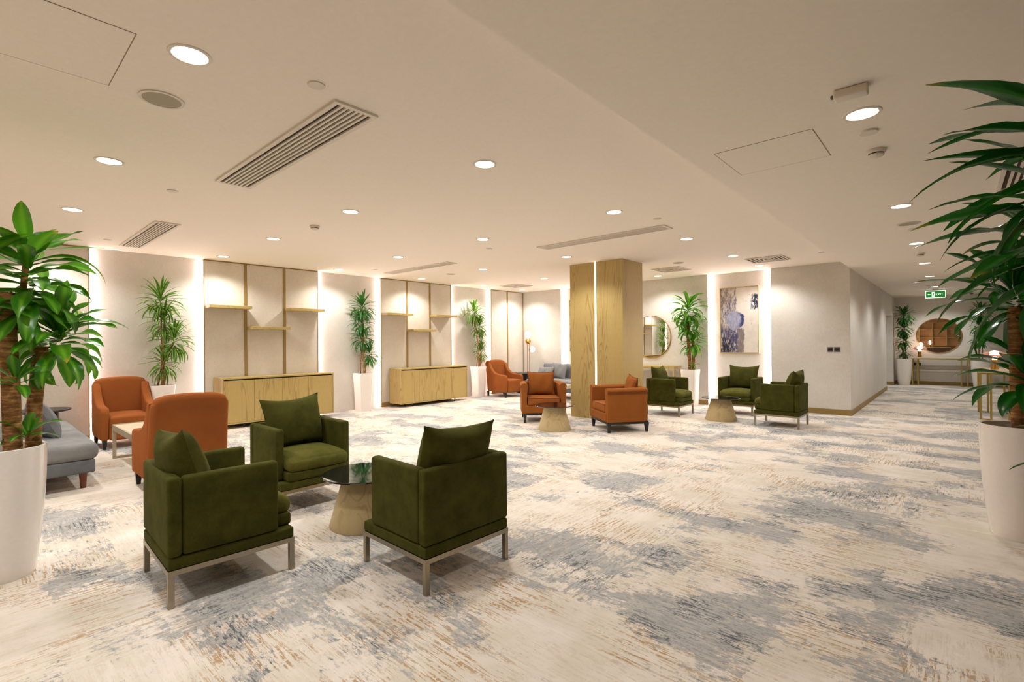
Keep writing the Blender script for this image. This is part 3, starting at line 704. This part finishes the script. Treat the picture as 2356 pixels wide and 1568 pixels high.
# ------------------------------------------------------------ sofas, coffee tables, side tables
def make_sofa(L):
    t = thing('grey_sofa', 'x', 'sofa'); 
    for sx in (-1, 1):
        for sy in (-1, 1): obj('leg', xf(cyl(N(), (0, 0), .022, .034, 0, .17, 20), Matrix.Translation((sx*(L/2-.14), sy*.34, 0))), 'brownleg', t)
    def curve(q, n_): q.y += .0; return q
    obj('base', soft((0, .0, .225), (L-.04, .84, .13), .02), 'greyd', t)
    for s_ in (-1, 1): obj('seat_cushion', soft((s_*L/4, .045, .37), (L/2-.004, .80, .165), .06, (.0, .012, .015)), 'grey', t)
    def roll(q, n_):
        q.y -= .07*max(0, (q.z+.22)/.44)**2; return q
    obj('backrest', soft((0, -.335, .58), (L-.02, .16, .44), .06, fn=roll), 'greyd', t)
    bm = N(); tube(bm, [(-L/2+.0, -.41, .765), (L/2, -.41, .765)], .055, 16); obj('back_roll', bm, 'greyd', t)
    return t
sf = make_sofa(2.22); place(sf, (-7.38, .42, 0), 0, 'grey armless sofa at left edge partly hidden by the white planter')
s2 = copy_tree(sf); place(s2, (-7.19, 10.11, 0), PI, 'grey sofa with cushions against the far wall, left of the pillar')
cushion('throw_cushion', 'greyd', .46, .42, .19, (-6.98, .60, .455), .1, .42, 'dark grey cushion on the left edge sofa', 0, None, 'cushion')
cushion('throw_cushion', 'grey', .50, .34, .15, (-7.93, 9.98, .46), PI, .5, 'small light grey cushion at left end of the far sofa', .06, None, 'cushion')
cushion('throw_cushion', 'grey', .50, .42, .16, (-7.62, 10.16, .46), PI, .3, 'larger grey cushion behind another on the far sofa', -.05, None, 'cushion')
def coffee(x0, y0, x1, y1, label):
    t = thing('coffee_table', label, 'coffee table', (x0, y0, 0)); a, b, s_, h = x1-x0, y1-y0, .035, .42
    bm = N(); box(bm, 0, 0, h-.07, a, .02, h); box(bm, 0, b-.02, h-.07, a, b, h); box(bm, 0, .02, h-.07, .02, b-.02, h); box(bm, a-.02, .02, h-.07, a, b-.02, h)
    obj('apron', bm, 'taupe', t, False); obj('tabletop', box(N(), .02, .02, h-.025, a-.02, b-.02, h-.008), 'stone', t, False)
    for x in (0, a-s_):
        for y in (0, b-s_): obj('leg', box(N(), x, y, 0, x+s_, y+s_, h-.07), 'taupe', t, False)
        obj('foot_rail', box(N(), x, s_, 0, x+s_, b-s_, .025), 'taupe', t, False)
coffee(-7.79, 1.20, -6.55, 1.80, 'low cream-topped coffee table between the two rust winged chairs at left')
coffee(-7.55, 8.75, -6.45, 9.35, 'low cream-topped coffee table in front of the far sofa')
def drum(x, y, h, r, label):
    t = thing('corner_table', label, 'side table', (x, y, 0), 0, 'black corner tables')
    obj('tabletop', lathe([(r-.02, h-.025), (r, h-.012), (r, h-.006), (r-.006, h), (0, h)], 48), 'blackt', t); obj('pedestal', cyl(N(), (0, 0), r*.55, r*.55, 0, h-.025, 40), 'black', t)
drum(-8.98, .655, .56, .30, 'round black corner table against the wall behind the left sofa')
drum(-8.90, 10.28, .56, .30, 'round black corner table in the far corner behind the winged chair')

# ------------------------------------------------------------ sideboards
def sideboard(x0, y0, L, label):
    t = thing('sideboard', label, 'sideboard', (x0, y0, 0), 0, 'oak sideboards'); D = .43; z0, z1 = .075, .845; e = .022
    obj('side_panel', box(N(), 0, 0, z0, D, e, z1-e), 'oak', t, False); obj('side_panel', box(N(), 0, L-e, z0, D, L, z1-e), 'oak', t, False)
    obj('top_panel', box(N(), 0, 0, z1-e, D, L, z1), 'oakh', t, False); obj('bottom_panel', box(N(), 0, e, z0, D, L-e, z0+e), 'oak', t, False)
    obj('carcass', box(N(), .005, e, z0+e, D-.05, L-e, z1-e), 'dkdoor', t, False)
    w_ = (L-2*e)/4
    for k in range(4):
        obj('door', rbox(D-.028, e+k*w_+.002, z0+e+.003, D-.008, e+(k+1)*w_-.002, z1-e-.022, .001, 1), 'oak', t)
    for y in (.35, L-.35):
        for x in (.08, D-.07): obj('leg', cyl(N(), (x, y), .014, .014, 0, z0, 16), 'black', t)
sideboard(XL+.015, 2.79, 1.935, 'long oak sideboard with four doors, nearer of the two on the left wall')
sideboard(XL+.03, 6.26, 1.94, 'long oak sideboard with four doors, farther of the two on the left wall')

# ------------------------------------------------------------ pictures, mirrors, switches
def picture(x0, x1, label, name='framed_painting'):
    t = thing(name, label, 'painting', ((x0+x1)/2, YB+RD, 1.83), 0, 'framed abstract paintings'); w_, h_ = (x1-x0)/2, .70; f = .018
    bm = N(); box(bm, -w_, -.035, -h_, w_, -.001, -h_+f); box(bm, -w_, -.035, h_-f, w_, -.001, h_); box(bm, -w_, -.035, -h_+f, -w_+f, -.001, h_-f); box(bm, w_-f, -.035, -h_+f, w_, -.001, h_-f)
    obj('frame', bm, 'oakt', t, False); obj('canvas', box(N(), -w_+f, -.024, -h_+f, w_-f, -.002, h_-f), 'painting', t, False)
picture(-3.79, -3.01, 'tall framed abstract painting in blue, violet and cream on the far wall')
picture(-7.755, -6.975, 'framed painting on the far wall almost hidden behind the pillar')
def round_mirror(c, r, label):
    t = thing('round_mirror', label, 'mirror', c, 0, 'round wall mirrors')
    b2 = xf(lathe([(r+.012, .001), (r+.012, .028), (r-.002, .028), (r-.002, .024)], 72, cap=False), Matrix.Rotation(PI/2, 4, 'X'))
    obj('frame', b2, 'brass', t); obj('mirror_glass', xf(cyl(N(), (0, 0), r-.002, r-.002, .003, .024, 72), Matrix.Rotation(PI/2, 4, 'X')), 'mirror', t)
round_mirror((-5.355, YB, 1.503), .485, 'round mirror on the far wall half behind the pillar')
round_mirror((-.395, YE, 1.497), .515, 'round mirror above the gold console at the corridor end')
for x, lb in ((-1.755, 'left of the pair of dark light switches on the far wall'), (-1.648, 'right of the pair of dark light switches on the far wall')):
    t = thing('light_switch', lb, 'light switch', (x, YB, 1.217), 0, 'dark light switches')
    obj('plate', rbox(-.046, -.009, -.045, .046, -.0005, .045, .003, 2), 'switch', t); obj('rocker', rbox(-.034, -.013, -.02, .034, -.009, .02, .002, 1), 'black', t)
for x, lb in ((-.97, 'left dark wall socket under the corridor console'), (-.86, 'right dark wall socket under the corridor console')):
    t = thing('wall_socket', lb, 'socket', (x, YE, .62), 0, 'dark wall sockets')
    obj('plate', rbox(-.044, -.01, -.044, .044, -.0005, .044, .003, 2), 'black', t)

# ------------------------------------------------------------ consoles and lamps
def console(x0, y0, x1, y1, h, label, m='gold', top='stone'):
    t = thing('console_table', label, 'console table', (x0, y0, 0), 0, 'console tables'); a, b = x1-x0, y1-y0; s_ = .028
    obj('tabletop', rbox(-.01, -.01, h-.04, a+.01, b+.01, h, .003, 1), top, t)
    bm = N()
    for z in (h-.068, h-.16):
        if z == h-.16: continue
        box(bm, 0, 0, z, a, s_, z+s_); box(bm, 0, b-s_, z, a, b, z+s_); box(bm, 0, s_, z, s_, b-s_, z+s_); box(bm, a-s_, s_, z, a, b-s_, z+s_)
    obj('upper_frame', bm, m, t, False)
    for x in (0, a-s_, .13, a-.13-s_):
        for y in (0, b-s_): obj('leg', box(N(), x, y, 0, x+s_, y+s_, h-.068), m, t, False)
    for x in (0, a-.13-s_):
        for y in (0, b-s_): obj('foot_rail', box(N(), x+s_, y, 0, x+.13, y+s_, .02), m, t, False)
console(-1.01, 19.22, .25, 19.62, .85, 'gold-framed console table under the mirror at the corridor end')
console(-5.98, 10.42, -4.62, 10.80, .84, 'oak-framed console table under the round mirror beside the pillar', 'oakt', 'oakh')
console(.29, 11.72, .80, 12.92, .85, 'gold-framed console table on the right half hidden by the corn plant leaves')
def lamp(x, y, z, label):
    t = thing('table_lamp', label, 'table lamp', (x, y, z), 0, 'mushroom table lamps')
    obj('base', lathe([(.055, 0), (.052, .02), (.042, .1), (.045, .17), (.03, .18)], 32), 'brass', t)
    obj('bulb', lathe([(.0, .17), (.045, .2), (.05, .23), (.03, .27), (0, .28)], 24), 'shade', t)
    prof = [(.06, .20), (.13, .22), (.16, .255), (.15, .29), (.09, .325), (0, .335)]
    obj('shade', lathe(prof, 40), 'smoke', t)
    ld = bpy.data.lights.new('lamp_light', 'POINT'); ld.energy = 2.6; ld.color = (1, .7, .55); ld.shadow_soft_size = .06
    lo = bpy.data.objects.new('lamp_light', ld); C.objects.link(lo); lo.parent = t; lo.location = (0, -.0, .37)
lamp(-.83, 19.4, .85, 'glowing mushroom lamp on the corridor end console')
lamp(.50, 12.2, .85, 'glowing mushroom lamp on the right console behind the leaves')
t = thing('magazine', 'open grey magazine lying on the right gold console', 'magazine', (.40, 11.83, .851), .2)
obj('left_page', rbox(-.11, -.09, 0, 0, .09, .008, .002, 1), 'whitep', t); obj('right_page', rbox(0, -.09, 0, .11, .09, .008, .002, 1), 'grey', t)
# floor lamp
t = thing('floor_lamp', 'brass floor lamp with glowing white globes in the far corner', 'floor lamp', (-8.80, 10.42, 0))
obj('base', lathe([(.13, 0), (.13, .018), (.02, .022)], 40), 'brass', t)
obj('pole', tube(N(), [(-.04, 0, .02), (-.04, 0, 1.50)], .008, 12), 'brass', t); obj('pole', tube(N(), [(.035, 0, .02), (.035, 0, 1.52)], .008, 12), 'brass', t)
def sph(c, r, m, nm, half=None):
    bm = N(); bmesh.ops.create_uvsphere(bm, u_segments=32, v_segments=20, radius=r)
    if half is not None:
        bmesh.ops.rotate(bm, cent=(0, 0, 0), matrix=Matrix.Rotation(0, 3, 'Z'), verts=bm.verts)
        dl = [v for v in bm.verts if v.co.dot(half) < -1e-4]; bmesh.ops.delete(bm, geom=dl, context='VERTS')
        ed = [e for e in bm.edges if e.is_boundary]; bmesh.ops.contextual_create(bm, geom=ed)
    xf(bm, Matrix.Translation(c)); return obj(nm, bm, m, t)
sph((-.01, 0, 1.615), .088, 'globe', 'globe'); sph((-.01, -.0, 1.43), .078, 'brass', 'brass_ball')
sph((.125, 0, 1.205), .082, 'globe', 'globe', Vector((1, 0, 0))); sph((.122, 0, 1.205), .084, 'brass', 'brass_cup', Vector((-1, 0, 0)))
ld = bpy.data.lights.new('lamp_light', 'POINT'); ld.energy = 5; ld.color = (1, .88, .8); ld.shadow_soft_size = .09
lo = bpy.data.objects.new('lamp_light', ld); C.objects.link(lo); lo.parent = t; lo.location = (.1, -.15, 1.5)

# ------------------------------------------------------------ right side of the corridor: dark framed doors
for k, (y0, y1) in enumerate(((13.6, 15.0), (15.0, 16.4))):
    nm = 'nearer' if k == 0 else 'farther'
    t = thing(f'door_{k+1}', f'{nm} dark framed glazed door on the right corridor wall', 'door', (XR, y0, 0), 0, None, 'structure'); L = y1-y0
    bm = N(); box(bm, -.05, 0, 0, -.001, .12, 2.3); box(bm, -.05, L-.12, 0, -.001, L, 2.3); box(bm, -.05, .12, 2.16, -.001, L-.12, 2.3); box(bm, -.05, .12, 0, -.001, L-.12, .3)
    obj('frame', bm, 'dkdoor', t, False); obj('pane', box(N(), -.03, .12, .3, -.018, L-.12, 2.16), 'smoke', t, False)
    obj('handle', tube(N(), [(-.08, L-.2, .9), (-.08, L-.2, 1.3)], .012, 10), 'brass', t)

# invented display wall and lamp behind the camera, to warm the mirror's reflection
t = thing('invented_shelves', 'made-up timber display shelves behind the camera for the end mirror reflection', 'shelves', (-2.6, YS+.001, 0))
for k in range(6): obj('upright', box(N(), k*.7, 0, 0, k*.7+.05, .3, 2.5), 'oak', t, False)
for z in (.35, .9, 1.45, 2.0, 2.45):
    for k in range(5): obj('shelf', box(N(), k*.7+.05, 0, z, k*.7+.7, .28, z+.04), 'oakh', t, False)
lamp(-1.3, YS+.9, .85, 'made-up mushroom lamp on the counter behind the camera');  # unseen lamp added for a warm glow in the end mirror
t = thing('invented_counter', 'made-up dark timber counter behind the camera for the end mirror reflection', 'counter', (-1.8, YS+.65, 0))
obj('front', box(N(), 0, .02, 0, 1.5, .5, .81), 'dkdoor', t, False); obj('worktop', rbox(-.03, 0, .81, 1.53, .52, .85, .004, 1), 'oakh', t)

# ------------------------------------------------------------ plants
def leaf(bm, base, az, el, L, wd, droop, twist=0, fold=.25, seg=11, wave=.0, tipc=1.0, rnd=None):
    uvl = bm.loops.layers.uv.verify(); p = Vector(base); ds = L/seg; rows = []
    ph = (rnd.random() if rnd else 0)*6
    for i in range(seg+1):
        t_ = i/seg; e = el-droop*t_**1.25; a = az+.12*math.sin(ph+t_*3)
        d = Vector((math.cos(a)*math.cos(e), math.sin(a)*math.cos(e), math.sin(e)))
        side = Vector((-math.sin(a), math.cos(a), 0)); up = side.cross(d)*-1
        up = d.cross(side); tw = twist*t_
        s_ = side*math.cos(tw)+up*math.sin(tw); n_ = d.cross(s_)
        wp = (.38+.62*min(1, t_/.35)**1.2*(1-.0*t_))*(1 if t_ < .55 else max(0, 1-((t_-.55)/.45)**2.2))
        w_ = max(wd*.5*wp, .0012)
        f = fold*w_
        wv = wave*w_*math.sin(ph+t_*9)
        rows.append([(p-s_*w_+n_*(f+wv)), (p-s_*w_*.5+n_*f*.4), p-n_*0, (p+s_*w_*.5+n_*f*.4), (p+s_*w_+n_*(f-wv))])
        p = p+d*ds
    vr = [[bm.verts.new(c) for c in r] for r in rows]
    for i in range(seg):
        for j in range(4):
            f_ = bm.faces.new((vr[i][j], vr[i][j+1], vr[i+1][j+1], vr[i+1][j]))
            for lp, (uu, vv) in zip(f_.loops, ((j, i), (j+1, i), (j+1, i+1), (j, i+1))): lp[uvl].uv = (uu/4, vv/seg)
def crown(rnd, c, n, L, wd, lim=None, up=1.25, low=-.35, droop=1.1, stem=.18, az0=None, azr=PI, wave=.15, seg=11):
    bm = N()
    for i in range(n):
        k = (i+.5)/n                       # 0 = youngest, upright
        az = (i*2.399963+rnd.uniform(-.25, .25)) if az0 is None else az0+rnd.uniform(-azr, azr)
        el = up+(low-up)*k**.85+rnd.uniform(-.15, .15)
        LL = L*(.62+.42*math.sin(PI*min(1, .25+k*.6)))*rnd.uniform(.85, 1.12)
        b = (c[0]+.015*math.cos(az), c[1]+.015*math.sin(az), c[2]+stem*(1-k)-stem*.5)
        leaf(bm, b, az, el, LL, wd*rnd.uniform(.85, 1.12), droop*rnd.uniform(.55, 1.25)*(.5+.8*k), rnd.uniform(-.5, .5), .28, seg, wave, rnd=rnd)
    keep(bm, lim); return bm
def keep(bm, lim):
    # leaves pressed against a wall slide along it: lim = (axis, sign, limit)
    for ax, sg, lv in (lim or ()):
        for v in bm.verts:
            if v.co[ax]*sg > lv*sg-.03: v.co[ax] = lv-sg*(.012+.018*math.exp(-(v.co[ax]*sg-(lv*sg-.03))*8))
def planter(t, sq, r0=.155, r1=.215, h=.785):
    if sq:
        prof = [(r0, 0), (r0+.004, .012), (r1-.012, h*.82), (r1, h-.01), (r1-.003, h), (r1-.016, h), (r1-.02, h-.06)]
        pp = obj('planter_pot', lathe(prof, 64, sq=9), 'white', t); obj('soil', lathe([(r1-.021, h-.07), (r1-.021, h-.055)], 32, sq=9), 'soil', pp)
    else:
        prof = [(r0, 0), (r0+.006, .015)]+[(r0+.006+(r1-r0-.006)*math.sin(k/8*PI/2)**.9, .015+(h-.03)*k/8) for k in range(1, 9)]+[(r1, h), (r1-.006, h+.004), (r1-.018, h), (r1-.022, h-.06)]
        pp = obj('planter_pot', lathe(prof, 64), 'white', t); obj('soil', cyl(N(), (0, 0), r1-.023, r1-.023, h-.075, h-.052, 32), 'soil', pp)
def thin_plant(loc, crowns, label, seed, leafm='leafthin', sq=True, rz=0, L=.34, wd=.042, n=58, r0=.118, r1=.16, lim=None):
    rnd = random.Random(seed); t = thing('potted_dracaena', label, 'potted plant', (*loc, 0), 0, 'slim-leaved potted dracaenas')
    planter(t, sq, r0, r1)
    for i, (dx, dy, z, s_) in enumerate(crowns):
        bx, by = .05*math.cos(i*2.2), .05*math.sin(i*2.2)
        obj('cane', tube(N(), [(bx, by, .73), (bx*.8+dx*.25, by*.8+dy*.25, .73+(z-.73)*.45), (dx, dy, z)], .013, 10, .010), 'bark', t)
        obj('leaf_crown', crown(rnd, (dx, dy, z), n, L*s_, wd*s_, lim, 1.35, -.75, 1.15, .22, wave=.05, seg=8), leafm, t)
    return t
# y offsets run along the left wall (screen right), heights measured
thin_plant((-9.15, 2.01), [(0.0, -.0, 2.06, 1.0), (.0, .04, 1.74, .95), (.02, .17, 1.45, 1.0), (.02, .03, 1.10, .85)], 'slim-leaved dracaena in square white planter behind the rust winged chair at left', 11, lim=((0, -1, XREC+9.15),))
thin_plant((-9.20, 5.53), [(0.0, .0, 2.13, 1.0), (.0, -.03, 1.82, .85), (0, .0, 1.50, .85), (.0, .16, 1.16, .8)], 'slim-leaved dracaena in square white planter between the two sideboards', 12, 'leafthind', L=.34, lim=((0, -1, XREC+9.20),))
thin_plant((-9.20, 8.87), [(0.0, -.13, 2.13, 1.0), (.0, .05, 1.80, .95), (0, .10, 1.45, .75), (.0, .12, 1.15, .75)], 'slim-leaved dracaena in white planter beside the far corner winged chair', 13, lim=((0, -1, XREC+9.20),))
thin_plant((-1.20, 19.25), [(0.02, -.0, 2.08, .95), (.0, .0, 1.72, .9), (0, .0, 1.32, .8), (.0, .05, 1.02, .7)], 'dark dracaena in tall white pot left of the corridor end mirror', 14, 'leafthind', sq=False, n=54, wd=.056, r0=.14, r1=.205, lim=((0, -1, XC+1.20), (1, 1, YE-19.25)))
thin_plant((.50, 19.25), [(0.02, -.0, 2.10, .95), (.0, .0, 1.74, .9), (0, .0, 1.36, .8)], 'dark dracaena in tall white pot right of the corridor end mirror', 15, 'leafthind', sq=False, n=54, wd=.056, r0=.14, r1=.205, lim=((1, 1, YE-19.25),))

def corn_plant(loc, canes, crowns, label, seed, leafm, sq=False, extra=None, r0=.155, r1=.215, lim=None):
    rnd = random.Random(seed); t = thing('potted_corn_plant', label, 'potted plant', (*loc, 0), 0, 'broad-leaved potted corn plants')
    planter(t, sq, r0, r1)
    for pts, r in canes: obj('cane', tube(N(), [(p[0], p[1], p[2]) for p in pts], r, 18, r*.92), 'bark', t)
    for (dx, dy, z, L, wd, n, kw) in crowns: obj('leaf_crown', crown(rnd, (dx, dy, z), n, L, wd, lim, **kw), leafm, t)
    if extra:
        bm = N()
        for e in extra: leaf(bm, *e[:6], twist=e[7], fold=.25, seg=14, wave=.12, rnd=rnd)
        obj('long_leaves', bm, leafm, t)
    return t
# left front plant: screen right = +Y there
corn_plant((-4.33, .125), [([(.03, .06, .7), (.03, .05, 1.2), (.02, .03, 1.73)], .045), ([(-.02, .15, .7), (-.02, .16, 1.05), (-.02, .19, 1.40)], .040), ([(.08, -.06, .7), (.08, -.06, 1.1)], .04), ([(.02, .09, 1.5), (.01, .12, 1.9)], .018)],
    [(.01, .13, 1.80, .36, .088, 44, dict(up=.95, low=-.5, droop=1.2, stem=.44, wave=.35)), (-.02, .27, 1.43, .32, .085, 34, dict(up=1.25, low=-.6, droop=1.5, stem=.2, wave=.35)),
     (.10, .07, 1.19, .17, .055, 9, dict(up=1.2, low=-.1, droop=.9, stem=.06)), (.08, .12, .86, .17, .06, 8, dict(up=1.3, low=.1, droop=1.1, stem=.05)), (.0, -.15, 1.7, .42, .11, 22, dict(stem=.3))],
    'tall broad-leaved corn plant in round white planter at the left edge', 21, 'leafbig',
    extra=[((0, .16, 2.0), PI/2-.2, .25, .44, .055, .35, .2, .3), ((0, .15, 1.93), PI/2-.35, .45, .46, .065, 1.9, .2, -.4), ((0, .28, 1.50), PI/2-.3, .55, .38, .06, 1.25, .2, .3)])
# back plant under the far light
corn_plant((-4.27, 10.47), [([(.0, -.02, .73), (-.02, -.02, 1.2), (-.04, -.02, 1.75)], .038), ([(.06, .02, .73), (.06, .02, 1.4)], .036)],
    [(-.03, -.02, 2.02, .46, .072, 44, dict(up=1.2, low=-.3, droop=1.9, stem=.34, wave=.25)), (-.02, -.02, 1.70, .36, .072, 34, dict(up=1.1, low=-.5, droop=1.3, stem=.22)), (.06, .0, 1.33, .34, .075, 32, dict(up=1.3, low=-.5, droop=1.3, stem=.2)), (.1, -.08, .87, .12, .035, 8, dict(stem=.03))],
    'broad-leaved corn plant in square white planter on the far wall between mirror and painting', 22, 'leafbig', True, r0=.125, r1=.165, lim=((1, 1, YB-10.47),))
# right plants
corn_plant((.33, 4.98), [([(.0, .0, .7), (-.01, 0, 1.2), (-.02, 0, 1.62)], .045), ([(.10, .03, .7), (.11, .03, 1.5)], .05)],
    [(-.02, 0, 1.66, .52, .085, 34, dict(up=1.2, low=-.5, droop=1.2, stem=.24, wave=.3)), (.03, -.03, 1.12, .42, .10, 22, dict(up=1.1, low=-.3, droop=1.3, stem=.2)), (.12, 0, 2.0, .5, .10, 28, dict(stem=.2))],
    'broad-leaved corn plant in round white planter at right, trunk in view', 23, 'leafdark')
corn_plant((.385, 2.45), [([(.0, .0, .7), (.02, 0, 1.3), (.03, 0, 1.9)], .045), ([(-.02, .08, .7), (-.02, .09, 1.2)], .04)],
    [(-.01, .02, 1.97, .50, .066, 40, dict(up=1.0, low=-.4, droop=1.2, stem=.24, wave=.3)), (-.01, .02, 1.74, .48, .078, 34, dict(up=.9, low=-.3, droop=1.0, stem=.28, wave=.3)), (-.0, .09, .98, .24, .06, 8, dict(up=.8, low=-.2, droop=1.0, stem=.1))],
    'broad-leaved corn plant at the right edge, leaves hanging in from outside the frame', 24, 'leafdark',
    extra=[((.0, .02, 1.98), PI+.25, .25, .50, .055, .30, .2, .2), ((.02, .0, 2.06), PI+.1, .45, .50, .05, .9, .2, .1), ((-.02, .0, 1.82), PI+.5, .1, .48, .11, 1.9, .2, .6), ((0, .0, 1.85), PI-.2, .3, .52, .07, 1.5, .2, -.3)])
